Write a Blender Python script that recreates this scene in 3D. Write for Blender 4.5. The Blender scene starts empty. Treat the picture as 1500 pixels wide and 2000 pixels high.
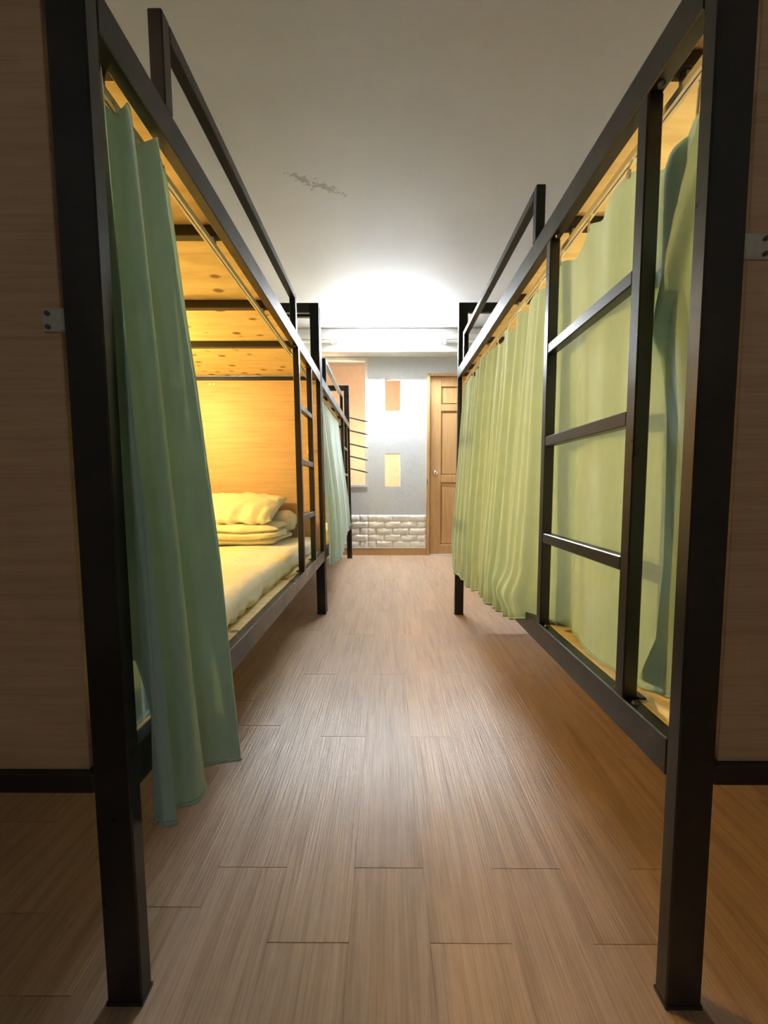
import bpy, bmesh, math, random
from mathutils import Vector, Matrix, noise

random.seed(7)
S = bpy.context.scene
COL = S.collection

# ------------------------------------------------------------------ camera
F_PX = 780.0
cam_d = bpy.data.cameras.new('camera')
cam_d.sensor_fit = 'VERTICAL'
cam_d.sensor_height = 36.0
cam_d.lens = F_PX / 2000.0 * 36.0
cam_d.clip_start = 0.02
cam = bpy.data.objects.new('camera', cam_d)
COL.objects.link(cam)
cam.location = (0, 0, 0.78)
cam.rotation_euler = (math.pi / 2 - math.atan(50 / F_PX), 0, math.atan(4 / F_PX))
S.camera = cam

# ------------------------------------------------------------------ world, exposure
W = bpy.data.worlds.new('world')
S.world = W
W.use_nodes = True
W.node_tree.nodes['Background'].inputs[0].default_value = (0.02, 0.02, 0.022, 1)
W.node_tree.nodes['Background'].inputs[1].default_value = 1.0
S.view_settings.view_transform = 'Standard'
S.view_settings.look = 'None'
S.view_settings.exposure = 2.68
S.view_settings.gamma = 1.0
S.view_settings.use_curve_mapping = False

TUBE_STRENGTH = 106.0        # lit ceiling tube at the far end
BUNK_L = 170.0               # warm lamp in the near left bunk
BUNK_R = 125.0               # warm lamp in the right bunk
BUNK_L2 = 50.0              # warm lamp in the far left bunk
STAIR = 170.0                # lamp in the stairwell behind the far wall
BACK_FILL = 10.0              # dim fill lamp added behind the viewer, never in view


# ------------------------------------------------------------------ material helpers
def new_mat(name):
    m = bpy.data.materials.new(name)
    m.use_nodes = True
    nt = m.node_tree
    b = nt.nodes['Principled BSDF']
    return m, nt, b


def nd(nt, kind, **kw):
    n = nt.nodes.new(kind)
    for k, v in kw.items():
        setattr(n, k, v)
    return n


def ramp(nt, stops):
    r = nd(nt, 'ShaderNodeValToRGB')
    els = r.color_ramp.elements
    while len(els) > 1:
        els.remove(els[-1])
    els[0].position = stops[0][0]
    els[0].color = (*stops[0][1], 1)
    for p, c in stops[1:]:
        e = els.new(p)
        e.color = (*c, 1)
    return r


def coords(nt, scale=(1, 1, 1), kind='Object', loc=(0, 0, 0), per_object=False):
    tc = nd(nt, 'ShaderNodeTexCoord')
    mp = nd(nt, 'ShaderNodeMapping')
    mp.inputs['Scale'].default_value = scale
    mp.inputs['Location'].default_value = loc
    nt.links.new(tc.outputs[kind], mp.inputs['Vector'])
    if per_object:
        oi = nd(nt, 'ShaderNodeObjectInfo')
        mul = nd(nt, 'ShaderNodeMath', operation='MULTIPLY')
        mul.inputs[1].default_value = 37.0
        nt.links.new(oi.outputs['Random'], mul.inputs[0])
        add = nd(nt, 'ShaderNodeVectorMath', operation='ADD')
        nt.links.new(mp.outputs[0], add.inputs[0])
        nt.links.new(mul.outputs[0], add.inputs[1])
        return add.outputs[0], oi
    return mp.outputs[0], None


def noise_tex(nt, vec, scale, detail=4, rough=0.55, dist=0.0):
    n = nd(nt, 'ShaderNodeTexNoise')
    n.inputs['Scale'].default_value = scale
    n.inputs['Detail'].default_value = detail
    n.inputs['Roughness'].default_value = rough
    n.inputs['Distortion'].default_value = dist
    nt.links.new(vec, n.inputs['Vector'])
    return n.outputs['Fac']


def bump(nt, b, height, strength, dist=0.01):
    bp = nd(nt, 'ShaderNodeBump')
    bp.inputs['Strength'].default_value = strength
    bp.inputs['Distance'].default_value = dist
    nt.links.new(height, bp.inputs['Height'])
    nt.links.new(bp.outputs[0], b.inputs['Normal'])
    return bp


def mixc(nt, fac, a, c, blend='MIX'):
    m = nd(nt, 'ShaderNodeMix', data_type='RGBA', blend_type=blend)
    for sock, v in ((m.inputs[0], fac), (m.inputs[6], a), (m.inputs[7], c)):
        if hasattr(v, 'is_linked') or hasattr(v, 'links'):
            nt.links.new(v, sock)
        elif isinstance(v, (int, float)):
            sock.default_value = v
        else:
            sock.default_value = (*v, 1)
    return m.outputs[2]


def plain(name, col, rough=0.5, metal=0.0, bump_s=0.0, bump_scale=80, var=0.0):
    m, nt, b = new_mat(name)
    b.inputs['Roughness'].default_value = rough
    b.inputs['Metallic'].default_value = metal
    v, _ = coords(nt)
    n = noise_tex(nt, v, bump_scale, 5)
    c0 = tuple(x * (1 - var) for x in col)
    c1 = tuple(min(1, x * (1 + var)) for x in col)
    r = ramp(nt, [(0.3, c0), (0.7, c1)])
    nt.links.new(n, r.inputs[0])
    nt.links.new(r.outputs[0], b.inputs['Base Color'])
    if bump_s:
        bump(nt, b, n, bump_s)
    return m


def emit(name, col, strength):
    m, nt, b = new_mat(name)
    b.inputs['Base Color'].default_value = (*col, 1)
    b.inputs['Emission Color'].default_value = (*col, 1)
    b.inputs['Emission Strength'].default_value = strength
    return m


def steel_mat():
    m, nt, b = new_mat('black_steel')
    v, _ = coords(nt, kind='Object', per_object=True)
    n = noise_tex(nt, v, 38, 6, 0.65)
    chip = ramp(nt, [(0.70, (0, 0, 0)), (0.73, (1, 1, 1))])
    nt.links.new(n, chip.inputs[0])
    n2 = noise_tex(nt, v, 9, 3)
    chip2 = ramp(nt, [(0.55, (0, 0, 0)), (0.68, (1, 1, 1))])
    nt.links.new(n2, chip2.inputs[0])
    mm = nd(nt, 'ShaderNodeMath', operation='MULTIPLY')
    nt.links.new(chip.outputs[0], mm.inputs[0])
    nt.links.new(chip2.outputs[0], mm.inputs[1])
    c = mixc(nt, mm.outputs[0], (0.0085, 0.0078, 0.008), (0.22, 0.2, 0.18))
    nt.links.new(c, b.inputs['Base Color'])
    rr = ramp(nt, [(0.3, (0.27,) * 3), (0.7, (0.42,) * 3)])
    nt.links.new(n2, rr.inputs[0])
    nt.links.new(rr.outputs[0], b.inputs['Roughness'])
    b.inputs['Specular IOR Level'].default_value = 0.55
    n3 = noise_tex(nt, v, 220, 3)
    bump(nt, b, n3, 0.08, 0.002)
    return m


def laminate_mat():
    m, nt, b = new_mat('oak_laminate')
    v, _ = coords(nt, scale=(1.2, 1.2, 26))
    n = noise_tex(nt, v, 3.0, 7, 0.6, 0.35)
    v2, _ = coords(nt, scale=(2.0, 2.0, 120))
    n2 = noise_tex(nt, v2, 4.0, 5, 0.6)
    mx = nd(nt, 'ShaderNodeMath', operation='MULTIPLY_ADD')
    mx.inputs[1].default_value = 0.45
    nt.links.new(n2, mx.inputs[0])
    mul = nd(nt, 'ShaderNodeMath', operation='MULTIPLY')
    mul.inputs[1].default_value = 0.6
    nt.links.new(n, mul.inputs[0])
    nt.links.new(mul.outputs[0], mx.inputs[2])
    r = ramp(nt, [(0.30, (0.40, 0.255, 0.145)), (0.5, (0.52, 0.345, 0.205)), (0.72, (0.60, 0.42, 0.265))])
    nt.links.new(mx.outputs[0], r.inputs[0])
    nt.links.new(r.outputs[0], b.inputs['Base Color'])
    b.inputs['Roughness'].default_value = 0.48
    bump(nt, b, n2, 0.08, 0.003)
    return m


def plywood_mat():
    m, nt, b = new_mat('knotty_plywood')
    v, _ = coords(nt, scale=(1.5, 9, 1))
    n = noise_tex(nt, v, 3.0, 6, 0.6, 0.6)
    r = ramp(nt, [(0.3, (0.64, 0.46, 0.20)), (0.6, (0.80, 0.62, 0.30))])
    nt.links.new(n, r.inputs[0])
    vv, _ = coords(nt, scale=(11, 15, 1))
    vo = nd(nt, 'ShaderNodeTexVoronoi')
    vo.inputs['Scale'].default_value = 1.0
    nt.links.new(vv, vo.inputs['Vector'])
    wob = noise_tex(nt, v, 12, 3)
    ad = nd(nt, 'ShaderNodeMath', operation='MULTIPLY_ADD')
    ad.inputs[1].default_value = 0.22
    nt.links.new(wob, ad.inputs[0])
    nt.links.new(vo.outputs['Distance'], ad.inputs[2])
    k = ramp(nt, [(0.25, (1, 1, 1)), (0.36, (0, 0, 0))])
    nt.links.new(ad.outputs[0], k.inputs[0])
    c = mixc(nt, k.outputs[0], r.outputs[0], (0.24, 0.12, 0.045))
    nt.links.new(c, b.inputs['Base Color'])
    b.inputs['Roughness'].default_value = 0.6
    return m


def floor_mat():
    m, nt, b = new_mat('vinyl_oak_plank')
    v, oi = coords(nt, scale=(16, 1.0, 1), per_object=True)
    n = noise_tex(nt, v, 2.2, 8, 0.62, 0.9)
    v2, _ = coords(nt, scale=(150, 3.2, 1), per_object=True)
    n2 = noise_tex(nt, v2, 1.6, 5, 0.65, 0.2)
    r = ramp(nt, [(0.28, (0.38, 0.25, 0.168)), (0.5, (0.495, 0.342, 0.24)), (0.72, (0.565, 0.40, 0.292))])
    nt.links.new(n, r.inputs[0])
    fine = ramp(nt, [(0.35, (0.80, 0.78, 0.76)), (0.55, (1, 1, 1))])
    nt.links.new(n2, fine.inputs[0])
    c = mixc(nt, 1.0, r.outputs[0], fine.outputs[0], 'MULTIPLY')
    tone = ramp(nt, [(0, (0.92, 0.92, 0.93)), (1, (1.05, 1.03, 1.0))])
    nt.links.new(oi.outputs['Random'], tone.inputs[0])
    c2 = mixc(nt, 1.0, c, tone.outputs[0], 'MULTIPLY')
    nt.links.new(c2, b.inputs['Base Color'])
    rr = ramp(nt, [(0.3, (0.36,) * 3), (0.7, (0.27,) * 3)])
    nt.links.new(n2, rr.inputs[0])
    nt.links.new(rr.outputs[0], b.inputs['Roughness'])
    b.inputs['Specular IOR Level'].default_value = 0.5
    bump(nt, b, n2, 0.45, 0.004)
    return m


def curtain_mat():
    m, nt, b = new_mat('mint_curtain_cloth')
    out = nt.nodes['Material Output']
    v, _ = coords(nt, scale=(1, 1, 0.25))
    n = noise_tex(nt, v, 60, 4)
    r = ramp(nt, [(0.3, (0.47, 0.66, 0.60)), (0.7, (0.53, 0.72, 0.66))])
    nt.links.new(n, r.inputs[0])
    nt.links.new(r.outputs[0], b.inputs['Base Color'])
    b.inputs['Roughness'].default_value = 0.75
    b.inputs['Sheen Weight'].default_value = 0.8
    b.inputs['Sheen Roughness'].default_value = 0.4
    b.inputs['Specular IOR Level'].default_value = 0.25
    v3, _ = coords(nt)
    w = noise_tex(nt, v3, 700, 2)
    bump(nt, b, w, 0.15, 0.001)
    tr = nd(nt, 'ShaderNodeBsdfTranslucent')
    tr.inputs['Color'].default_value = (0.62, 0.84, 0.76, 1)
    mx = nd(nt, 'ShaderNodeMixShader')
    mx.inputs[0].default_value = 0.15
    nt.links.new(b.outputs[0], mx.inputs[1])
    nt.links.new(tr.outputs[0], mx.inputs[2])
    nt.links.new(mx.outputs[0], out.inputs['Surface'])
    return m


def ceiling_mat():
    m, nt, b = new_mat('painted_ceiling')
    v, _ = coords(nt)
    n = noise_tex(nt, v, 1.3, 4, 0.5)
    r = ramp(nt, [(0.3, (0.38, 0.375, 0.365)), (0.7, (0.425, 0.42, 0.41))])
    nt.links.new(n, r.inputs[0])
    # peeling paint patch: ragged streak with a shape of its own
    sep = nd(nt, 'ShaderNodeSeparateXYZ')
    nt.links.new(v, sep.inputs[0])

    def mth(op, a, c=None):
        q = nd(nt, 'ShaderNodeMath', operation=op)
        for s_, val in ((0, a), (1, c)):
            if val is None:
                continue
            if isinstance(val, (int, float)):
                q.inputs[s_].default_value = val
            else:
                nt.links.new(val, q.inputs[s_])
        return q.outputs[0]
    wob = noise_tex(nt, v, 9, 6, 0.7)
    wx = mth('ADD', sep.outputs[0], 0.385)
    line = mth('SUBTRACT', mth('SUBTRACT', sep.outputs[1], 2.325), mth('MULTIPLY', wx, 0.45))
    line = mth('ADD', line, mth('MULTIPLY', mth('SUBTRACT', wob, 0.5), 0.16))
    rag = noise_tex(nt, v, 42, 6, 0.75)
    taper = mth('SUBTRACT', 1.0, mth('POWER', mth('DIVIDE', mth('ABSOLUTE', wx), 0.17), 2.0))
    wid = mth('MULTIPLY', mth('SUBTRACT', rag, 0.44), mth("MULTIPLY", taper, 0.36))
    inx = mth('LESS_THAN', mth('ABSOLUTE', wx), 0.165)
    mask = mth('MULTIPLY', mth('LESS_THAN', mth('ABSOLUTE', line), wid), inx)
    c = mixc(nt, mask, r.outputs[0], (0.23, 0.22, 0.205))
    nt.links.new(c, b.inputs['Base Color'])
    b.inputs['Roughness'].default_value = 0.7
    h = mth('SUBTRACT', noise_tex(nt, v, 5, 5), mth('MULTIPLY', mask, 0.5))
    bump(nt, b, h, 0.12, 0.012)
    return m


def door_mat():
    m, nt, b = new_mat('door_oak')
    v, _ = coords(nt, scale=(30, 30, 1.5))
    n = noise_tex(nt, v, 2.4, 7, 0.6, 0.5)
    r = ramp(nt, [(0.3, (0.45, 0.25, 0.10)), (0.7, (0.62, 0.38, 0.17))])
    nt.links.new(n, r.inputs[0])
    nt.links.new(r.outputs[0], b.inputs['Base Color'])
    b.inputs['Roughness'].default_value = 0.42
    bump(nt, b, n, 0.1, 0.004)
    return m


def cloth_mat(name, col):
    m, nt, b = new_mat(name)
    v, _ = coords(nt)
    n = noise_tex(nt, v, 14, 5, 0.6)
    r = ramp(nt, [(0.3, tuple(x * 0.93 for x in col)), (0.7, col)])
    nt.links.new(n, r.inputs[0])
    nt.links.new(r.outputs[0], b.inputs['Base Color'])
    b.inputs['Roughness'].default_value = 0.85
    b.inputs['Sheen Weight'].default_value = 0.15
    bump(nt, b, n, 0.35, 0.02)
    return m


STEEL = steel_mat()
LAM = laminate_mat()
PLY = plywood_mat()
FLOOR = floor_mat()
CURT = curtain_mat()
CEIL = ceiling_mat()
DOOR = door_mat()
WALLG = plain('grey_wall_paint', (0.58, 0.60, 0.61), 0.7, 0, 0.12, 30, 0.04)
WALLS = plain('pale_side_wall_paint', (0.55, 0.53, 0.49), 0.75, 0, 0.1, 30, 0.04)
PEACH = plain('peach_stairwell_paint', (0.72, 0.54, 0.42), 0.75, 0, 0.1, 20, 0.05)
WHITE = plain('white_painted_trim', (0.72, 0.71, 0.68), 0.5, 0, 0.02, 60, 0.03)
FOAM = plain('white_foam_brick', (0.86, 0.83, 0.75), 0.55, 0, 0.25, 45, 0.04)
BASEB = plain('ochre_baseboard', (0.50, 0.30, 0.12), 0.5, 0, 0.05, 40, 0.08)
SHEET = cloth_mat('cream_sheet', (0.80, 0.76, 0.60))
PLASTIC = plain('cream_plastic', (0.74, 0.67, 0.54), 0.35, 0, 0, 40, 0.02)
ZINC = plain('zinc_plate', (0.55, 0.54, 0.52), 0.38, 0.9, 0.05, 120, 0.1)
SCREW = plain('dark_screw', (0.12, 0.11, 0.10), 0.4, 0.8, 0, 40, 0.1)
CHROME = plain('chrome', (0.75, 0.73, 0.70), 0.15, 1.0, 0, 40, 0.03)
SLAB = plain('dark_joint', (0.10, 0.065, 0.04), 0.8, 0, 0, 40, 0.1)
BAR = plain('black_bar_paint', (0.02, 0.018, 0.02), 0.4, 0, 0, 40, 0.1)
TUBE_ON = emit('lit_tube', (0.86, 0.95, 1.0), TUBE_STRENGTH)
TUBE_OFF = plain('unlit_tube_glass', (0.75, 0.75, 0.74), 0.25, 0, 0, 40, 0.02)


# ------------------------------------------------------------------ mesh helpers
def mesh_obj(name, bm, mat, parent=None, smooth=False):
    bmesh.ops.recalc_face_normals(bm, faces=bm.faces)
    me = bpy.data.meshes.new(name)
    bm.to_mesh(me)
    bm.free()
    me.materials.append(mat)
    if smooth:
        for p in me.polygons:
            p.use_smooth = True
    o = bpy.data.objects.new(name, me)
    COL.objects.link(o)
    if parent is not None:
        o.parent = parent
    return o


def tag(o, label=None, cat=None, group=None, kind=None):
    if label:
        o['label'] = label
    if cat:
        o['category'] = cat
    if group:
        o['group'] = group
    if kind:
        o['kind'] = kind
    return o


def empty(name, loc):
    o = bpy.data.objects.new(name, None)
    o.location = loc
    o.empty_display_size = 0.1
    COL.objects.link(o)
    return o


def bm_box(bm, a, c, bev=0.0, seg=1):
    """axis aligned box between corners a and c, added to bm, returns its verts"""
    r = bmesh.ops.create_cube(bm, size=1.0)
    vs = r['verts']
    for v in vs:
        v.co = Vector([(a[i] + c[i]) / 2 + v.co[i] * abs(c[i] - a[i]) for i in range(3)])
    if bev > 0:
        es = list({e for v in vs for e in v.link_edges})
        bmesh.ops.bevel(bm, geom=es, offset=bev, segments=seg, affect='EDGES', profile=0.5)
    return vs


def box(name, a, c, mat, parent=None, bev=0.0, off=(0, 0, 0), seg=1):
    """world-space box; parent empties sit at off"""
    bm = bmesh.new()
    a = [a[i] - off[i] for i in range(3)]
    c = [c[i] - off[i] for i in range(3)]
    bm_box(bm, a, c, bev, seg)
    return mesh_obj(name, bm, mat, parent)


def bm_tube(bm, p, q, r, seg=16, r2=None):
    p, q = Vector(p), Vector(q)
    d = q - p
    m = Matrix.Translation((p + q) / 2) @ d.to_track_quat('Z', 'Y').to_matrix().to_4x4()
    bmesh.ops.create_cone(bm, cap_ends=True, segments=seg, radius1=r, radius2=r if r2 is None else r2,
                          depth=d.length, matrix=m)


def tube(name, p, q, r, mat, parent=None, seg=16):
    bm = bmesh.new()
    bm_tube(bm, p, q, r, seg)
    o = mesh_obj(name, bm, mat, parent)
    for f in o.data.polygons:
        f.use_smooth = len(f.vertices) == 4
    return o


def smoothstep(a, c, x):
    t = max(0.0, min(1.0, (x - a) / (c - a)))
    return t * t * (3 - 2 * t)


def interp(pts, x):
    if x <= pts[0][0]:
        return pts[0][1]
    for (x0, y0), (x1, y1) in zip(pts, pts[1:]):
        if x <= x1:
            return y0 + (y1 - y0) * (x - x0) / (x1 - x0)
    return pts[-1][1]


# ------------------------------------------------------------------ room shell
XW0, XW1 = -1.37, 1.44
YB, YF = -1.7, 4.509
ZC = 2.45

floor = box('floor', (XW0 - 0.1, YB - 0.1, -0.10), (XW1 + 0.1, YF + 0.12, -0.0045), SLAB)
tag(floor, 'brown wood-look plank floor running down the aisle', kind='structure')
plank_cache = {}


def plank_mesh(w, l):
    key = (round(w, 4), round(l, 3))
    if key not in plank_cache:
        bm = bmesh.new()
        bm_box(bm, (-w / 2, -l / 2, -0.004), (w / 2, l / 2, 0.0), 0.0003)
        bmesh.ops.recalc_face_normals(bm, faces=bm.faces)
        me = bpy.data.meshes.new('plank')
        bm.to_mesh(me)
        bm.free()
        me.materials.append(FLOOR)
        plank_cache[key] = me
    return plank_cache[key]


PW = 0.14
k0 = math.floor((XW0 - 0.076) / PW)
k1 = math.ceil((XW1 - 0.076) / PW)
for k in range(k0, k1):
    x0 = max(XW0, 0.076 + k * PW)
    x1 = min(XW1, 0.076 + (k + 1) * PW)
    if x1 - x0 < 0.01:
        continue
    if k % 2 == 0:
        js = [-0.98, -0.225, 0.635, 1.20, 2.06, 2.92, 3.78]
    else:
        js = [-0.95, -0.09, 0.77, 1.615, 2.475, 3.335, 4.195]
    if abs(k) > 3:
        d = random.uniform(-0.3, 0.3)
        js = [j + d for j in js]
    ys = [YB] + [j for j in js if YB + 0.1 < j < YF - 0.05] + [YF]
    for ya, yb in zip(ys, ys[1:]):
        o = bpy.data.objects.new('plank', plank_mesh(x1 - x0 - 0.0002, yb - ya - 0.0008))
        o.location = ((x0 + x1) / 2, (ya + yb) / 2, random.uniform(-0.00008, 0.00008))
        COL.objects.link(o)
        o.parent = floor

tag(box('ceiling', (XW0 - 0.1, YB - 0.1, ZC), (XW1 + 0.1, YF + 1.3, ZC + 0.1), CEIL),
    'pale painted ceiling with a peeling streak', kind='structure')
tag(box('wall_left', (XW0 - 0.1, YB - 0.1, -0.1), (XW0, YF + 1.3, ZC), WALLS), 'pale wall behind the left bunks', kind='structure')
tag(box('wall_right', (XW1, YB - 0.1, -0.1), (XW1 + 0.1, YF + 1.3, ZC), WALLS), 'pale wall behind the right bunk', kind='structure')
tag(box('wall_back', (XW0, YB - 0.1, -0.1), (XW1, YB, ZC), WALLS), 'pale wall behind the viewer', kind='structure')


def wall_with_holes(name, x0, x1, z0, z1, y0, y1, holes, mat):
    xs = sorted({x0, x1} | {h[0] for h in holes} | {h[1] for h in holes})
    zs = sorted({z0, z1} | {h[2] for h in holes} | {h[3] for h in holes})

    def solid(i, j):
        if not (0 <= i < len(xs) - 1 and 0 <= j < len(zs) - 1):
            return False
        cx, cz = (xs[i] + xs[i + 1]) / 2, (zs[j] + zs[j + 1]) / 2
        return not any(h[0] < cx < h[1] and h[2] < cz < h[3] for h in holes)
    bm = bmesh.new()

    def quad(*ps):
        bm.faces.new([bm.verts.new(p) for p in ps])
    for i in range(len(xs) - 1):
        for j in range(len(zs) - 1):
            if not solid(i, j):
                continue
            a, c, d, e = xs[i], xs[i + 1], zs[j], zs[j + 1]
            quad((a, y0, d), (c, y0, d), (c, y0, e), (a, y0, e))
            quad((a, y1, d), (a, y1, e), (c, y1, e), (c, y1, d))
            if not solid(i - 1, j):
                quad((a, y0, d), (a, y0, e), (a, y1, e), (a, y1, d))
            if not solid(i + 1, j):
                quad((c, y0, d), (c, y1, d), (c, y1, e), (c, y0, e))
            if not solid(i, j - 1):
                quad((a, y0, d), (a, y1, d), (c, y1, d), (c, y0, d))
            if not solid(i, j + 1):
                quad((a, y0, e), (c, y0, e), (c, y1, e), (a, y1, e))
    bmesh.ops.remove_doubles(bm, verts=bm.verts, dist=1e-5)
    return mesh_obj(name, bm, mat)


WT = 0.12
HOLES = [(-1.10, -0.212, 0.792, 2.185), (-0.012, 0.160, 1.616, 1.980), (-0.012, 0.161, 0.780, 1.147),
         (0.487, 1.265, 0.0, 1.998)]
wall_far = wall_with_holes('wall_far', XW0, XW1, 0.0, ZC, YF, YF + WT, HOLES, WALLG)
tag(wall_far, 'grey painted end wall with two small openings', kind='structure')
tag(box('wall_beam', (XW0, 4.341, 2.207), (XW1, YF, ZC), WHITE, bev=0.003),
    'white beam under the ceiling carrying the tube lights', kind='structure')

# stairwell behind the openings
tag(box('wall_stairwell', (XW0, YF + 1.15, 0), (0.46, YF + 1.25, ZC), PEACH), 'peach stairwell wall seen through the openings', kind='structure')
tag(box('wall_stairwell_side', (0.36, YF + WT, 0), (0.46, YF + 1.15, ZC), PEACH), 'peach side wall of the stairwell', kind='structure')
tag(box('floor_stairwell', (XW0, YF + WT, -0.1), (XW1, YF + 1.25, 0.0), BASEB), 'landing floor of the stairwell', kind='structure')

# opening frame with sloping bars
win = box('window_1', (-0.232, YF - 0.008, 0.770), (-0.205, YF + 0.03, 2.200), WHITE, bev=0.002)
tag(win, 'tall opening in the end wall crossed by sloping black bars', kind='structure')
box('window_sill', (-1.12, YF - 0.008, 0.770), (-0.232, YF + 0.03, 0.800), WHITE, win, bev=0.002)
box('window_head', (-1.12, YF - 0.008, 2.172), (-0.232, YF + 0.03, 2.200), WHITE, win, bev=0.002)
for z in (1.498, 1.357, 1.209, 1.072, 0.935):
    tube('window_bar', (-0.205, YF - 0.002, z), (-1.10, YF - 0.002, z + 0.895 * 0.231), 0.0075, BAR, win, 10)

# baseboard and foam bricks
bb = box('baseboard_far', (XW0, YF - 0.014, 0.0), (0.452, YF, 0.080), BASEB, bev=0.002)
tag(bb, 'ochre baseboard under the white brick panels', kind='structure')
box('baseboard_cap', (XW0, YF - 0.016, 0.080), (0.452, YF, 0.088), WHITE, bb, bev=0.001)


def brick_mesh(w, h, seed):
    bm = bmesh.new()
    nx, nz = max(4, int(w / 0.02)), 5
    rnd = random.Random(seed)
    ox = rnd.uniform(0, 50)
    grid = []
    for j in range(nz + 1):
        row = []
        for i in range(nx + 1):
            u, v = i / nx, j / nz
            edge = min(u * w, (1 - u) * w, v * h, (1 - v) * h)
            e = smoothstep(0, 0.013, edge)
            n = noise.noise(Vector((u * w * 22 + ox, v * h * 42 + u * w * 14, ox)))
            d = 0.003 + e * (0.007 + 0.009 * n)
            row.append(bm.verts.new(((u - 0.5) * w, -d, (v - 0.5) * h)))
        grid.append(row)
    for j in range(nz):
        for i in range(nx):
            bm.faces.new((grid[j][i], grid[j][i + 1], grid[j + 1][i + 1], grid[j + 1][i]))
    # skirt back to the wall
    loop = grid[0] + [r[-1] for r in grid[1:]] + grid[-1][-2::-1] + [r[0] for r in grid[-2:0:-1]]
    back = [bm.verts.new((v.co.x, 0, v.co.z)) for v in loop]
    n = len(loop)
    for i in range(n):
        bm.faces.new((loop[i], back[i], back[(i + 1) % n], loop[(i + 1) % n]))
    bmesh.ops.recalc_face_normals(bm, faces=bm.faces)
    me = bpy.data.meshes.new('brick')
    bm.to_mesh(me)
    bm.free()
    me.materials.append(FOAM)
    for p in me.polygons:
        p.use_smooth = len(p.vertices) == 4
    return me


RH, BWD = 0.0737, 0.186
box('brick_backing', (XW0, YF - 0.003, 0.088), (0.452, YF, 0.457), FOAM, wall_far)
for row in range(5):
    zc = 0.088 + RH * (row + 0.5)
    x = -0.208
    segs = []
    off = BWD / 2 if row % 2 == 0 else 0.0
    # right panel from the seam to the door frame
    xs = [x]
    xx = x + (BWD - off if off else BWD)
    while xx < 0.452 - 0.02:
        xs.append(xx)
        xx += BWD
    xs.append(0.452)
    segs += list(zip(xs, xs[1:]))
    # left panel from the seam into the corner
    xs = [x]
    xx = x - (BWD - off if off else BWD)
    while xx > -1.0:
        xs.append(xx)
        xx -= BWD
    segs += [(b_, a_) for a_, b_ in zip(xs, xs[1:])]
    for a_, b_ in segs:
        o = bpy.data.objects.new('brick', brick_mesh(b_ - a_ - 0.002, RH - 0.002, random.random()))
        o.location = ((a_ + b_) / 2, YF - 0.0028, zc)
        COL.objects.link(o)
        o.parent = wall_far

# door
door = box('door_1', (0.492, YF + 0.020, 0.012), (1.260, YF + 0.034, 1.990), DOOR)
tag(door, 'light oak panelled door with a round knob', kind='structure')
for a, c in (((0.455, YF - 0.022, 0.0), (0.489, YF + 0.06, 2.023)), ((1.263, YF - 0.022, 0.0), (1.297, YF + 0.06, 2.023)),
             ((0.489, YF - 0.022, 1.994), (1.263, YF + 0.06, 2.023))):
    box('door_frame', a, c, DOOR, door, bev=0.004)
for x0, x1 in ((0.492, 0.615), (0.820, 0.930), (1.137, 1.260)):
    box('stile', (x0, YF + 0.004, 0.012), (x1, YF + 0.020, 1.990), DOOR, door, bev=0.003)
for x0, x1 in ((0.615, 0.820), (0.930, 1.137)):
    for z0, z1 in ((0.012, 0.118), (0.826, 0.905), (1.618, 1.690), (1.885, 1.990)):
        box('rail', (x0, YF + 0.004, z0), (x1, YF + 0.020, z1), DOOR, door, bev=0.003)
    for z0, z1 in ((0.118, 0.826), (0.905, 1.618), (1.690, 1.885)):
        box('panel', (x0 + 0.012, YF + 0.013, z0 + 0.012), (x1 - 0.012, YF + 0.021, z1 - 0.012), DOOR, door, bev=0.006)
bm = bmesh.new()
prof = [(0.030, 0.0), (0.030, 0.004), (0.012, 0.008), (0.011, 0.026), (0.022, 0.032), (0.028, 0.044), (0.025, 0.056), (0.014, 0.063), (0.0, 0.064)]
rings = []
for r, d in prof:
    rings.append([bm.verts.new((0.552 + r * math.cos(t * math.pi / 10), YF + 0.004 - d, 0.929 + r * math.sin(t * math.pi / 10))) for t in range(20)])
for ra, rb in zip(rings, rings[1:]):
    for t in range(20):
        bm.faces.new((ra[t], ra[(t + 1) % 20], rb[(t + 1) % 20], rb[t]))
bmesh.ops.remove_doubles(bm, verts=bm.verts, dist=1e-5)
mesh_obj('knob', bm, CHROME, door, True)
box('strike_plate', (0.458, YF - 0.0235, 0.80), (0.466, YF - 0.0215, 0.86), SCREW, door)
box('threshold', (0.492, YF - 0.01, 0.0), (1.260, YF + 0.06, 0.010), WHITE, door, bev=0.002)


# ------------------------------------------------------------------ tube lights on the beam
def tube_light(x0, x1, lit, label):
    e = empty('tube_light', ((x0 + x1) / 2, 4.341, 2.30))
    off = e.location
    box('batten', (x0, 4.300, 2.318), (x1, 4.341, 2.372), WHITE, e, 0.004, off)
    for xa, xb in ((x0, x0 + 0.022), (x1 - 0.022, x1)):
        box('lamp_holder', (xa, 4.276, 2.278), (xb, 4.341, 2.320), WHITE, e, 0.005, off)
    p = Vector((x0 + 0.018, 4.296, 2.297)) - off
    q = Vector((x1 - 0.018, 4.296, 2.297)) - off
    tube('tube', p, q, 0.013, TUBE_ON if lit else TUBE_OFF, e, 18)
    tag(e, label, 'tube light', 'tube lights on the end beam')


tube_light(-0.52, 0.575, True, 'glaring lit fluorescent tube light in the middle of the end beam')
tube_light(-1.33, -0.56, False, 'unlit white tube light on the beam left of the glaring one')
tube_light(0.615, 1.39, False, 'unlit white tube light on the beam right of the glaring one')


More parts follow.
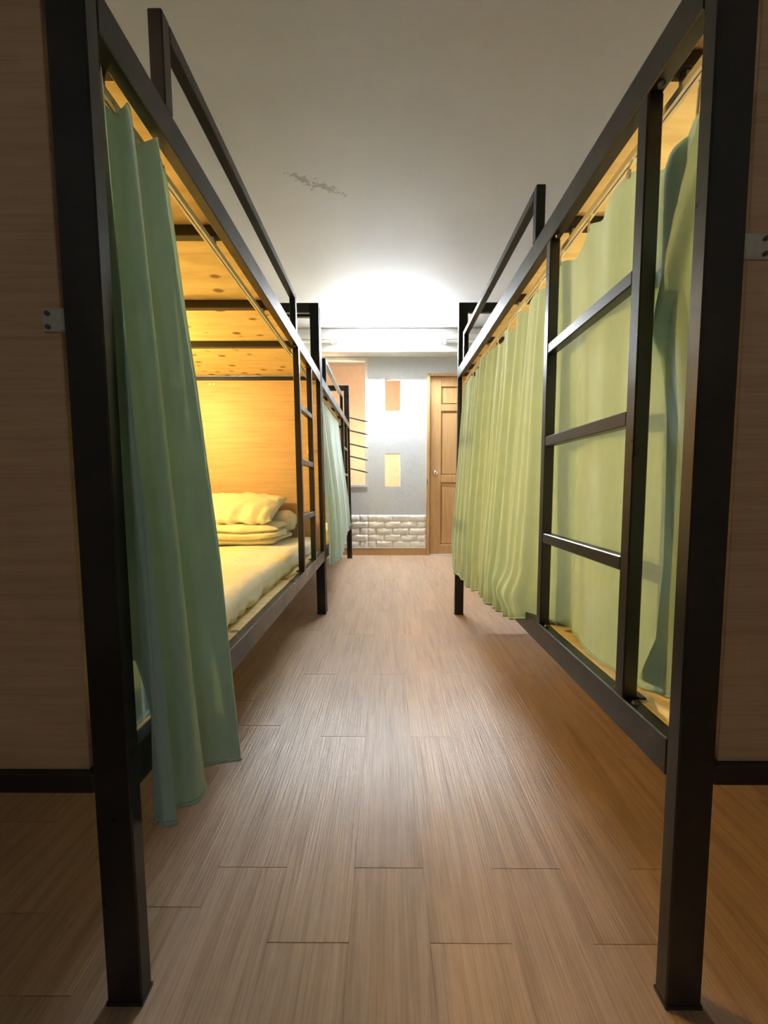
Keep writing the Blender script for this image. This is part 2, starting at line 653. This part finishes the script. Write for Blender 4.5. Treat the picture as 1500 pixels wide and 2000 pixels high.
# ------------------------------------------------------------------ bunk beds
def bunk(label, sgn, xin, lean, y0, L, rail, brail, rungs, guard, gtop, lad, slats, width=0.945,
         near_panel_top=1.845, far_panel=True, hinge=None, group='black steel bunk beds'):
    base = Vector((sgn * (xin + width / 2), y0 + L / 2, 0))
    e = empty('bunk_bed', base)
    tag(e, label, 'bunk bed', group)

    def pb(name, u0, u1, ya, yb, z0, z1, mat=STEEL, parent=None, bev=0.0022, sub=False):
        bm = bmesh.new()
        bm_box(bm, (u0, ya, z0), (u1, yb, z1), bev)
        for v in bm.verts:
            u, yy, z = v.co
            v.co = Vector((sgn * (xin + u + lean * z), y0 + yy, z)) - base
        return mesh_obj(name, bm, mat, parent or e)

    def pt(u, yy, z):
        return Vector((sgn * (xin + u + lean * z), y0 + yy, z)) - base

    T = 0.026
    PD, PWD, PH = 0.025, 0.053, 1.845
    r0, r1 = rail
    b0, b1 = brail
    Wd = width
    for ya in (0, L - PD):
        for u0 in (0, Wd - PWD):
            pb('post', u0, u0 + PWD, ya, ya + PD, 0.004, PH)
            pb('foot_cap', u0 - 0.001, u0 + PWD + 0.001, ya - 0.001, ya + PD + 0.001, 0.0, 0.006, BAR, bev=0)
        yc = 0.0235 if (ya == 0 and near_panel_top > 1.6) else ya
        pb('crossbar', PWD, Wd - PWD, yc, yc + PD, PH - 0.055, PH)
        pb('crossbar', PWD, Wd - PWD, ya, ya + PD, b0 + 0.004, b0 + 0.034)
        pb('crossbar', PWD, Wd - PWD, yc, yc + PD, r0, r0 + 0.034)
    for u0 in (0, Wd - T):
        pb('long_rail', u0, u0 + T, PD, L - PD, r0, r1)
        pb('long_rail', u0, u0 + T, PD, L - PD, b0, b1)
    # decks on cross slats
    for ys_ in slats:
        pb('slat', T, Wd - T, ys_ - T / 2, ys_ + T / 2, r0 + 0.008, r0 + 0.008 + T)
        pb('slat', T, Wd - T, ys_ - T / 2, ys_ + T / 2, b0 + 0.012, b0 + 0.012 + T)
    pb('deck_board', T, Wd - T, PD + 0.002, L - PD - 0.002, r0 + 0.035, r0 + 0.047, PLY, bev=0.001)
    pb('deck_board', T, Wd - T, PD + 0.002, L - PD - 0.002, b0 + 0.039, b1 + 0.001, PLY, bev=0.001)
    # guard rail
    ga, gb = guard
    pb('guard_post', 0, T, ga, ga + T, r1, gtop)
    pb('guard_post', 0, T, gb - T, gb, r1, gtop)
    pb('guard_rail', 0, T, ga + T, gb - T, gtop - T, gtop)
    # ladder
    for ya in lad:
        pb('ladder_stile', 0, T, ya, ya + T, b1, r0)
        pb('foot_plate', T, T + 0.014, ya - 0.004, ya + T + 0.004, b1, b1 + 0.004, STEEL, bev=0.001)
        for dy in (-0.014, T + 0.014):
            bm = bmesh.new()
            c = pt(0.013, ya + dy, b1)
            bm_tube(bm, c, c + Vector((0, 0, 0.005)), 0.006, 8, 0.004)
            mesh_obj('bolt', bm, SCREW, e)
        bm = bmesh.new()
        c = pt(0.013, ya - 0.012, r0)
        bm_tube(bm, c, c - Vector((0, 0, 0.006)), 0.006, 8, 0.004)
        mesh_obj('bolt', bm, SCREW, e)
    for z in rungs:
        pb('ladder_rung', 0.001, T - 0.001, lad[0] + T, lad[1], z - 0.026, z)
    # end panels
    z_lo = b0 + 0.034
    pn = pb('end_panel', PWD + (0.0115 if sgn < 0 else 0.0112), Wd - PWD - 0.004, 0.010, 0.022, z_lo, near_panel_top - 0.002, LAM, bev=0.001)
    pf = None
    if far_panel:
        pf = pb('end_panel', PWD - 0.030, Wd - PWD - 0.004, L - PD - 0.014, L - PD - 0.002, b1 + 0.003, r0 + 0.006, LAM, bev=0.001)
        for q in (0.62, 0.645):
            bm = bmesh.new()
            c = pt(q, L - PD - 0.014, r0 - 0.016)
            bm_tube(bm, c, c - Vector((0, 0.003, 0)), 0.006, 8)
            mesh_obj('screw', bm, ZINC, pf)
    if hinge:
        u0, u1, z0, z1 = hinge
        hp = pb('hinge_plate', u0, u1, -0.003 + 0.010, 0.010, z0, z1, ZINC, pn, bev=0.0008)
        pb('hinge_knuckle', u0 - 0.006, u0, -0.006 + 0.010, 0.012, z0, z1, ZINC, pn, bev=0.002)
        for zz in (z0 + 0.007, z1 - 0.007):
            bm = bmesh.new()
            c = pt(u1 - 0.007, 0.007, zz)
            bm_tube(bm, c, c - Vector((0, 0.002, 0)), 0.0032, 10)
            mesh_obj('screw', bm, SCREW, pn)
    # curtain track under the upper deck: extruded C profile
    zt = r0 - 0.012
    bm = bmesh.new()
    u = 0.040
    for (ua, ub, za, zb) in ((0, 0.014, 0.010, 0.013), (0, 0.003, 0, 0.010), (0.011, 0.014, 0, 0.010),
                             (0.003, 0.0055, 0, 0.002), (0.0085, 0.011, 0, 0.002)):
        bm_box(bm, (u + ua, PD + 0.004, zt + za - 0.006), (u + ub, L - PD - 0.018, zt + zb - 0.006))
    for v in bm.verts:
        uu, yy, z = v.co
        v.co = Vector((sgn * (xin + uu + lean * z), y0 + yy, z)) - base
    mesh_obj('curtain_track', bm, PLASTIC, e)
    for ys_ in slats:
        pb('track_bracket', u + 0.002, u + 0.012, ys_ - 0.008, ys_ + 0.008, zt + 0.007, r0 + 0.008, ZINC, bev=0)
    return e


LSL = (0.09, 0.49, 0.89, 1.28)
LP = dict(rail=(1.392, 1.450), brail=(0.330, 0.390), rungs=(1.155, 0.905, 0.650), guard=(0.195, 1.24), gtop=1.610,
          lad=(1.25, 1.55), slats=LSL)
XL, LEAN_L, YL = 0.366, 0.015, 0.55
LEN = 1.865
bed_l1 = bunk('near left black steel bunk bed with its green curtain pulled open', -1, XL, LEAN_L, YL, LEN,
              hinge=(0.061, 0.087, 0.990, 1.022), **LP)
bed_l2 = bunk('far left black steel bunk bed beside the barred opening', -1, XL + 0.002, LEAN_L, YL + 1.90, LEN, near_panel_top=1.40, **LP)
XR, LEAN_R = 0.418, 0.003
bed_r = bunk('right black steel bunk bed with the ladder nearest the viewer', 1, XR, LEAN_R, YL, LEN,
             rail=(1.415, 1.475), brail=(0.346, 0.404), rungs=(1.152, 0.912, 0.655), guard=(0.628, 1.70), gtop=1.627,
             lad=(0.137, 0.520), slats=(0.12, 0.50, 0.90, 1.30, 1.70), hinge=(0.058, 0.092, 1.083, 1.117))


# ------------------------------------------------------------------ hooks on the headboard of the open bunk
def wall_hook(x, y, z, label):
    e = empty('cup_hook', (x, y, z))
    bm = bmesh.new()
    bm_tube(bm, (0, 0, 0), (0, -0.006, 0), 0.014, 14)
    mesh_obj('hook_plate', bm, PLASTIC, e)
    bm = bmesh.new()
    pts = [Vector((0, -0.006, 0.0)), Vector((0, -0.022, 0.002)), Vector((0, -0.034, 0.010)), Vector((0, -0.036, 0.022))]
    for p, q in zip(pts, pts[1:]):
        bm_tube(bm, p, q, 0.005, 8)
    mesh_obj('hook_arm', bm, PLASTIC, e, True)
    tag(e, label, 'hook', 'hooks on the headboard of the open left bunk')


YH = YL + LEN - 0.025 - 0.0142
wall_hook(-0.452, YH, 0.985, 'small cream hook on the headboard behind the ladder')
wall_hook(-1.085, YH, 1.005, 'small cream hook on the headboard beside the pulled-back green curtain')


# ------------------------------------------------------------------ bedding
def soft_box(name, a, c, r, mat, parent=None, cell=0.03, wr=0.004, seed=0.0, off=(0, 0, 0), fn=None, power=4.0):
    """cushion-like rounded slab: superellipsoid-ish box with wrinkles"""
    bm = bmesh.new()
    bmesh.ops.create_cube(bm, size=2.0)
    bmesh.ops.subdivide_edges(bm, edges=bm.edges, cuts=cell, use_grid_fill=True)
    h = [(c[i] - a[i]) / 2 for i in range(3)]
    m = [(c[i] + a[i]) / 2 for i in range(3)]
    for v in bm.verts:
        p = v.co.copy()
        q = Vector((p[0] * h[0], p[1] * h[1], p[2] * h[2]))
        # rounded box projection
        core = Vector([max(-(h[i] - r[i]), min(h[i] - r[i], q[i])) for i in range(3)])
        d = q - core
        dn = Vector([d[i] / r[i] for i in range(3)])
        if dn.length > 1e-6:
            mx = max(abs(dn[0]), abs(dn[1]), abs(dn[2]))
            dn = dn.normalized() * mx
            q = core + Vector([dn[i] * r[i] for i in range(3)])
        q = q + Vector(m)
        n1 = noise.noise(Vector((q.x * 9 + seed, q.y * 9, q.z * 9)))
        n2 = noise.noise(Vector((q.x * 24 + seed, q.y * 16, q.z * 30)))
        dirn = (q - Vector(m)).normalized()
        q += dirn * (n1 * wr + n2 * wr * 0.5)
        if fn:
            q = fn(q)
        v.co = q - Vector(off)
    return mesh_obj(name, bm, mat, parent, True)


def mattress_fn(zb, ze):
    def f(q):
        # gathered sheet along the lower edge
        t = smoothstep(ze, zb, q.z)
        q.x += 0.009 * t * math.sin(q.y * 62 + 2.5 * math.sin(q.y * 17) + 40 * q.z)
        q.z += 0.0025 * math.sin(q.x * 18 + q.y * 7 + 2 * math.sin(q.y * 5)) * (1 - t)
        q.z = max(q.z, zb)
        return q
    return f


def mattress(xa, xb, ya, yb, z0, z1, label, seed):
    loc = ((xa + xb) / 2, (ya + yb) / 2, z0)
    e = empty('mattress', loc)
    soft_box('fitted_sheet', (xa, ya, z0), (xb, yb, z1), (0.045, 0.06, 0.036), SHEET, e, 84, 0.006, seed, loc, mattress_fn(z0 + 0.001, z0 + 0.045))
    box('mattress_base', (xa + 0.02, ya + 0.02, z0), (xb - 0.02, yb - 0.02, z0 + 0.03), SHEET, e, 0.006, loc)
    tag(e, label, 'mattress')


mattress(-1.285, -0.418, 0.60, 2.365, 0.392, 0.486, 'thin mattress in a cream sheet on the open left bunk', 3.1)
mattress(0.545, 1.33, 0.66, 2.365, 0.406, 0.495, 'cream-sheeted mattress behind the drawn curtain of the right bunk', 8.4)

# folded quilt: layers with creases
loc = (-0.90, 2.18, 0.484)
quilt = empty('folded_quilt', loc)


def quilt_fn(q):
    z = q.z
    for zc in (0.520, 0.556):
        g = math.exp(-((z - zc - 0.006 * math.sin(q.x * 11)) / 0.006) ** 2)
        if q.y < 2.15:
            q.y += 0.02 * g
        if q.x > -0.6:
            q.x -= 0.025 * g
    q.x += 0.012 * math.sin(z * 90 + q.y * 20) * smoothstep(-0.62, -0.55, q.x)
    return q


soft_box('quilt_fold', (-1.26, 1.93, 0.484), (-0.535, 2.355, 0.594), (0.07, 0.07, 0.05), SHEET, quilt, 56, 0.016, 1.7, loc, quilt_fn)
soft_box('quilt_roll', (-0.68, 2.17, 0.530), (-0.515, 2.355, 0.640), (0.06, 0.07, 0.05), SHEET, quilt, 22, 0.012, 5.2, loc)
tag(quilt, 'folded cream quilt under the pillow on the open left bunk', 'quilt')

# pillow leaning on the headboard
loc = Vector((-0.885, 2.15, 0.600))
pil = empty('pillow', loc)
bm = bmesh.new()
NU, NV = 40, 26
PWx, PHz, PT = 0.64, 0.40, 0.060


def pillow_pt(u, v, side):
    cr = 1 - 0.05 * (abs(u) * abs(v)) ** 6
    x, y = cr * u * PWx / 2, cr * v * PHz / 2
    pinch = 1 - 0.06 * (1 - abs(v) ** 2) * abs(u) ** 3 - 0.0
    pinch2 = 1 - 0.06 * (1 - abs(u) ** 2) * abs(v) ** 3
    th = PT * ((1 - abs(u) ** 2.6) ** 0.55) * ((1 - abs(v) ** 2.6) ** 0.55)
    wr = 0.0
    edge = smoothstep(0.35, 0.95, max(abs(u), abs(v)))
    wr += 0.014 * edge * noise.noise(Vector((u * 7, v * 16, side * 3.0)))
    wr += 0.006 * noise.noise(Vector((u * 5 + 9, v * 5, side)))
    wr += 0.010 * smoothstep(-0.1, -0.8, v) * math.sin(u * 34 + 3 * math.sin(u * 6))
    return Vector((x * pinch, y * pinch2, side * (th + wr * (0 if th < 1e-6 else 1))))


rot = Matrix.Translation((0, 0, 0)) @ Matrix.Rotation(math.radians(17), 4, 'X')
for side in (1, -1):
    g = []
    for j in range(NV + 1):
        row = []
        for i in range(NU + 1):
            u, v = 2 * i / NU - 1, 2 * j / NV - 1
            p = pillow_pt(u, v, side)
            p = rot @ Vector((p.x, p.y, p.z))
            row.append(bm.verts.new(p + Vector((0, 0.0, 0.057))))
        g.append(row)
    for j in range(NV):
        for i in range(NU):
            bm.faces.new((g[j][i], g[j][i + 1], g[j + 1][i + 1], g[j + 1][i]))
bmesh.ops.remove_doubles(bm, verts=bm.verts, dist=2e-4)
mesh_obj('pillow_case', bm, SHEET, pil, True)
tag(pil, 'cream pillow leaning on the headboard of the open left bunk', 'pillow')


# ------------------------------------------------------------------ curtains
def sheet(name, base, fn, ns, nt_, parent):
    bm = bmesh.new()
    g = [[bm.verts.new(Vector(fn(i / ns, j / nt_)) - Vector(base)) for i in range(ns + 1)] for j in range(nt_ + 1)]
    for j in range(nt_):
        for i in range(ns):
            bm.faces.new((g[j][i], g[j][i + 1], g[j + 1][i + 1], g[j + 1][i]))
    return mesh_obj(name, bm, CURT, parent, True)


def curtain(label, base, fn, ns, nt_, hooks):
    e = empty('privacy_curtain', base)
    bm = bmesh.new()
    g = []
    for j in range(nt_ + 1):
        row = []
        for i in range(ns + 1):
            row.append(bm.verts.new(Vector(fn(i / ns, j / nt_)) - Vector(base)))
        g.append(row)
    for j in range(nt_):
        for i in range(ns):
            bm.faces.new((g[j][i], g[j][i + 1], g[j + 1][i + 1], g[j + 1][i]))
    mesh_obj('cloth', bm, CURT, e, True)
    # hem band as a stitched roll
    bm = bmesh.new()
    h = []
    for i in range(ns + 1):
        p = Vector(fn(i / ns, 1.0)) - Vector(base)
        h.append([bm.verts.new(p + Vector((0.0022 * math.cos(a), 0, 0.004 * math.sin(a)))) for a in (0, 1.57, 3.14, 4.71)])
    for i in range(ns):
        for k in range(4):
            bm.faces.new((h[i][k], h[i + 1][k], h[i + 1][(k + 1) % 4], h[i][(k + 1) % 4]))
    mesh_obj('hem', bm, CURT, e, True)
    for (s, xt, zt) in hooks:
        p = Vector(fn(s, 0.0))
        q = Vector((xt, p.y, zt))
        bm = bmesh.new()
        pts = [q, q + (p - q) * 0.45 + Vector((0, 0.006, 0)), p + Vector((0, 0.004, -0.004)), p + Vector((0, -0.004, -0.008)), p + Vector((0, -0.008, 0.004))]
        for a, b_ in zip(pts, pts[1:]):
            bm_tube(bm, a - Vector(base), b_ - Vector(base), 0.0022, 6)
        bm_box(bm, q - Vector(base) - Vector((0.004, 0.006, 0.003)), q - Vector(base) + Vector((0.004, 0.006, 0.002)))
        mesh_obj('curtain_hook', bm, PLASTIC, e)
    tag(e, label, 'curtain', 'mint green bunk curtains')
    return e


# open curtain gathered at the near post of the left bed
TOPL = 1.384
path_t = [(0, (-0.440, 0.588)), (0.2, (-0.420, 0.625)), (0.5, (-0.414, 0.69)), (0.75, (-0.416, 0.75)), (1, (-0.436, 0.80))]
path_b = [(0, (-0.395, 0.560)), (0.22, (-0.345, 0.585)), (0.5, (-0.322, 0.655)), (0.75, (-0.318, 0.735)), (1, (-0.338, 0.812))]


def lerp2(pts, s):
    return (interp([(a, p[0]) for a, p in pts], s), interp([(a, p[1]) for a, p in pts], s))


def left_fn(s, t):
    ax, ay = lerp2(path_t, s)
    bx, by = lerp2(path_b, s)
    g = t ** 0.85
    x = ax + (bx - ax) * g
    y = ay + (by - ay) * g
    ph = 2 * math.pi * (3.7 * s + 0.12 * math.sin(3 * s + 2 * t)) - 1.2
    amp = (0.020 + 0.020 * smoothstep(0.05, 0.7, t)) * (0.8 + 0.3 * math.sin(s * 9 + 1))
    w = 2.0 * abs(math.sin(ph / 2 + 0.4)) ** 0.9 - 1.0
    x += amp * w
    y += 0.8 * amp * math.sin(ph * 1.0 + 1.45) * (0.6 + 0.4 * math.cos(s * 5))
    x += 0.003 * noise.noise(Vector((s * 9, t * 5, 1)))
    # keep the cloth clear of the bottom rail and of the post
    z_hem = 0.255 + 0.022 * s + 0.006 * math.sin(s * 14)
    ztop = TOPL - 0.030 * (1 - abs(math.sin(ph / 2)))
    z = ztop + (z_hem - ztop) * t
    if z < 0.52:
        x = max(x, -0.362 + 0.03 * smoothstep(0.42, 0.56, z) * -1)
    if y < 0.582:
        y = 0.580 + (0.582 - y) * 0.05
    return (x, y, z)


def left_back_fn(s, t):
    # extra layer of the gathered cloth, added behind the visible folds to block lamp light
    x, y, z = left_fn(0.02 + 0.97 * s, t)
    z = TOPL - 0.02 + (0.30 - TOPL + 0.02) * t
    k = smoothstep(0.36, 0.62, z)
    x2 = -0.444 + 0.05 * smoothstep(0.1, 1.0, t) + 0.010 * math.sin(s * 21)
    x = min(x2, -0.403) if z < 0.55 else x2
    return (x - 0.004 * k, max(y - 0.012, 0.579), max(z, 0.394))


curtain('gathered mint green curtain hanging at the near left post', (-0.36, 0.66, 0.26), left_fn, 260, 60,
        [(0.08, -0.434, 1.384), (0.32, -0.434, 1.384), (0.56, -0.434, 1.384), (0.80, -0.434, 1.384), (0.97, -0.434, 1.384)])
lc = [o for o in bpy.data.objects if o.name == 'privacy_curtain'][0]
sheet('light_block_fold', (-0.36, 0.66, 0.26), left_back_fn, 90, 50, lc)


# drawn curtain of the far left bed
def l2_fn(s, t):
    ya = 2.50 + 1.12 * s
    yb = 2.49 + 1.26 * s
    y = ya + (yb - ya) * t
    zb = interp([(2.49, 0.285), (2.75, 0.27), (3.05, 0.225), (3.22, 0.25), (3.42, 0.33), (3.75, 0.425)], yb)
    ph = 2 * math.pi * (11 * s + 0.25 * math.sin(5 * s))
    zt = 1.360 - 0.012 * (0.5 - 0.5 * math.cos(ph))
    z = zt + (zb - zt) * t
    x = -0.434 + 0.080 * smoothstep(-0.1, 1.0, (1.36 - z) / 0.96)
    amp = 0.016 * (0.5 + 0.5 * t) * (0.8 + 0.4 * math.sin(s * 7))
    x -= amp * (1.1 - 2.1 * abs(math.sin(ph / 2)) ** 0.85) - 0.006 * math.sin(ph * 2.3 + 1) * t
    if z < 0.47:
        x = max(x, -0.360)
    return (x, y, z)


curtain('drawn mint green curtain of the far left bunk', (-0.36, 3.1, 0.25), l2_fn, 260, 44,
        [((i + 0.5) / 9, -0.434, 1.384) for i in range(9)])

# drawn curtain of the right bed: far part hangs outside the bottom rail, near part is tucked inside
HOOK_Y = [0.63, 0.80, 0.955, 1.10, 1.25, 1.40, 1.56, 1.72, 1.88, 2.03, 2.18, 2.32]


def right_fn(s, t):
    y = 0.598 + 1.737 * s
    # scalloped top between hooks
    ds = min(abs(y - h) for h in HOOK_Y)
    sc = 0.004 + 0.030 * smoothstep(0.0, 0.085, ds)
    zt = 1.374 - sc - 0.035 * smoothstep(0.80, 0.66, y)
    zb = interp([(0.6, 0.450), (0.66, 0.425), (0.72, 0.408), (1.02, 0.408), (1.12, 0.405), (1.246, 0.362), (1.5, 0.335), (1.9, 0.31), (2.33, 0.292)], y)
    zb += 0.004 * math.sin(y * 95) * smoothstep(1.2, 1.4, y)
    z = zt + (zb - zt) * t
    out = smoothstep(1.105, 1.26, y)
    drop = smoothstep(0.0, 1.0, (1.37 - z) / 0.95)
    xi = 0.462 + 0.004 * drop
    xo = 0.462 - 0.062 * min(1.0, (1.37 - z) / 0.90)
    x = xi + (xo - xi) * out
    # pleats
    far = smoothstep(0.98, 1.5, y)
    ph = 2 * math.pi * (y / 0.105 + 0.35 * math.sin(y * 6.1))
    a = (0.0035 + 0.018 * far) * (0.55 + 0.45 * (1 - t)) * (0.75 + 0.4 * math.sin(y * 11))
    x += a * (math.sin(ph) * (1 - far) + far * (1.1 - 2.1 * abs(math.sin(ph / 2)) ** 0.85))
    x += 0.0055 * math.sin(2 * math.pi * y / 0.047 + 2 * t) * far * (0.4 + t)
    x += 0.010 * math.sin(2 * math.pi * y / 0.33 + 1.0) * (1 - 0.4 * far)
    x += 0.005 * noise.noise(Vector((y * 14, t * 2.5, 3)))
    # pleat next to the far ladder stile
    x += 0.020 * math.exp(-((y - 1.02 - 0.02 * t) / 0.022) ** 2) * smoothstep(0.1, 0.5, t)
    # diagonal pulled folds at the near end
    nearw = smoothstep(0.76, 0.66, y)
    c0 = 0.60 + 0.17 * (t - 0.05) / 0.4
    x -= 0.034 * nearw * math.exp(-((y - c0) / 0.020) ** 2) * smoothstep(0.55, 0.3, t)
    c1 = 0.645 - 0.03 * t
    x += 0.018 * nearw * math.exp(-((y - c1) / 0.018) ** 2) * smoothstep(0.2, 0.6, t)
    # bulging roll where the cloth folds over the rail
    x -= 0.030 * math.exp(-((y - 1.30) / 0.12) ** 2) * math.exp(-((z - 0.44) / 0.045) ** 2)
    # hem gathers
    x += 0.007 * math.sin(y * 260 + 3 * math.sin(y * 31)) * smoothstep(0.88, 1.0, t) * smoothstep(1.15, 1.3, y)
    if out > 0.9 and z < 0.44:
        x = min(x, 0.410)
    if y < 1.13:
        x = max(x, 0.4475 if not (0.67 < y < 0.74 or y > 1.05) else 0.451)
    return (x, y, z)


curtain('drawn mint green curtain glowing across the right bunk', (0.43, 1.45, 0.30), right_fn, 420, 64,
        [((h - 0.598) / 1.737, 0.4685, 1.400) for h in HOOK_Y])
rc = [o for o in bpy.data.objects if o.name == 'privacy_curtain.002'][0]
R_BASE = (0.43, 1.45, 0.30)


def right_inner_fn(s, t):  # doubled cloth at the near end, added to block the bunk lamp
    z = 1.325 + (0.43 - 1.325) * t
    bound = interp([(0.43, 0.712), (0.52, 0.672), (0.65, 0.668), (0.90, 0.690), (1.05, 0.715), (1.18, 0.758), (1.28, 0.735), (1.325, 0.70)], z)
    y = 0.603 + (bound - 0.603) * s
    return (0.480 + 0.008 * math.sin(s * 6 + t * 5) - 0.010 * s, y, z)


sheet('light_block_fold', R_BASE, right_inner_fn, 24, 60, rc)
sheet('light_block_fold', R_BASE, lambda s, t: tuple(Vector(right_inner_fn(s * 0.96, 0.01 + 0.97 * t)) + Vector((0.016, 0, 0))), 24, 60, rc)  # same added light-blocking layer, repeated further in


# ------------------------------------------------------------------ warm lamps inside the bunks and the stairwell
def globe_lamp(loc, wall_dir, col, strength, label, r=0.032):
    e = empty('globe_lamp', loc)
    bm = bmesh.new()
    d = Vector(wall_dir)
    bm_tube(bm, d * 0.062, d * 0.036, 0.042, 24, 0.036)
    mesh_obj('lamp_base', bm, WHITE, e)
    bm = bmesh.new()
    bm_tube(bm, d * 0.038, d * 0.020, 0.020, 20)
    mesh_obj('lamp_socket', bm, WHITE, e)
    bm = bmesh.new()
    bmesh.ops.create_uvsphere(bm, u_segments=20, v_segments=12, radius=r)
    mesh_obj('bulb', bm, emit('bulb_glow', col, strength), e, True)
    tag(e, label, 'lamp')


WARM = (1.0, 0.68, 0.20)
globe_lamp((XW0 + 0.062, 1.62, 1.27), (-1, 0, 0), WARM, BUNK_L, 'warm globe lamp on the wall inside the open left bunk')
globe_lamp((XW1 - 0.062, 1.15, 1.22), (1, 0, 0), (1.0, 0.84, 0.54), BUNK_R, 'warm globe lamp on the wall inside the right bunk')
globe_lamp((XW0 + 0.062, 3.2, 1.22), (-1, 0, 0), WARM, BUNK_L2, 'warm globe lamp on the wall inside the far left bunk')
globe_lamp((-0.11, YF + WT + 0.062, 1.28), (0, -1, 0), (1.0, 0.80, 0.55), STAIR, 'globe lamp on the stairwell side of the end wall')
globe_lamp((0.1, YB + 0.062, 1.35), (0, -1, 0), (0.95, 0.97, 1.0), BACK_FILL, 'added dim fill globe lamp on the wall behind the viewer')  # added fill light for the near end of the aisle
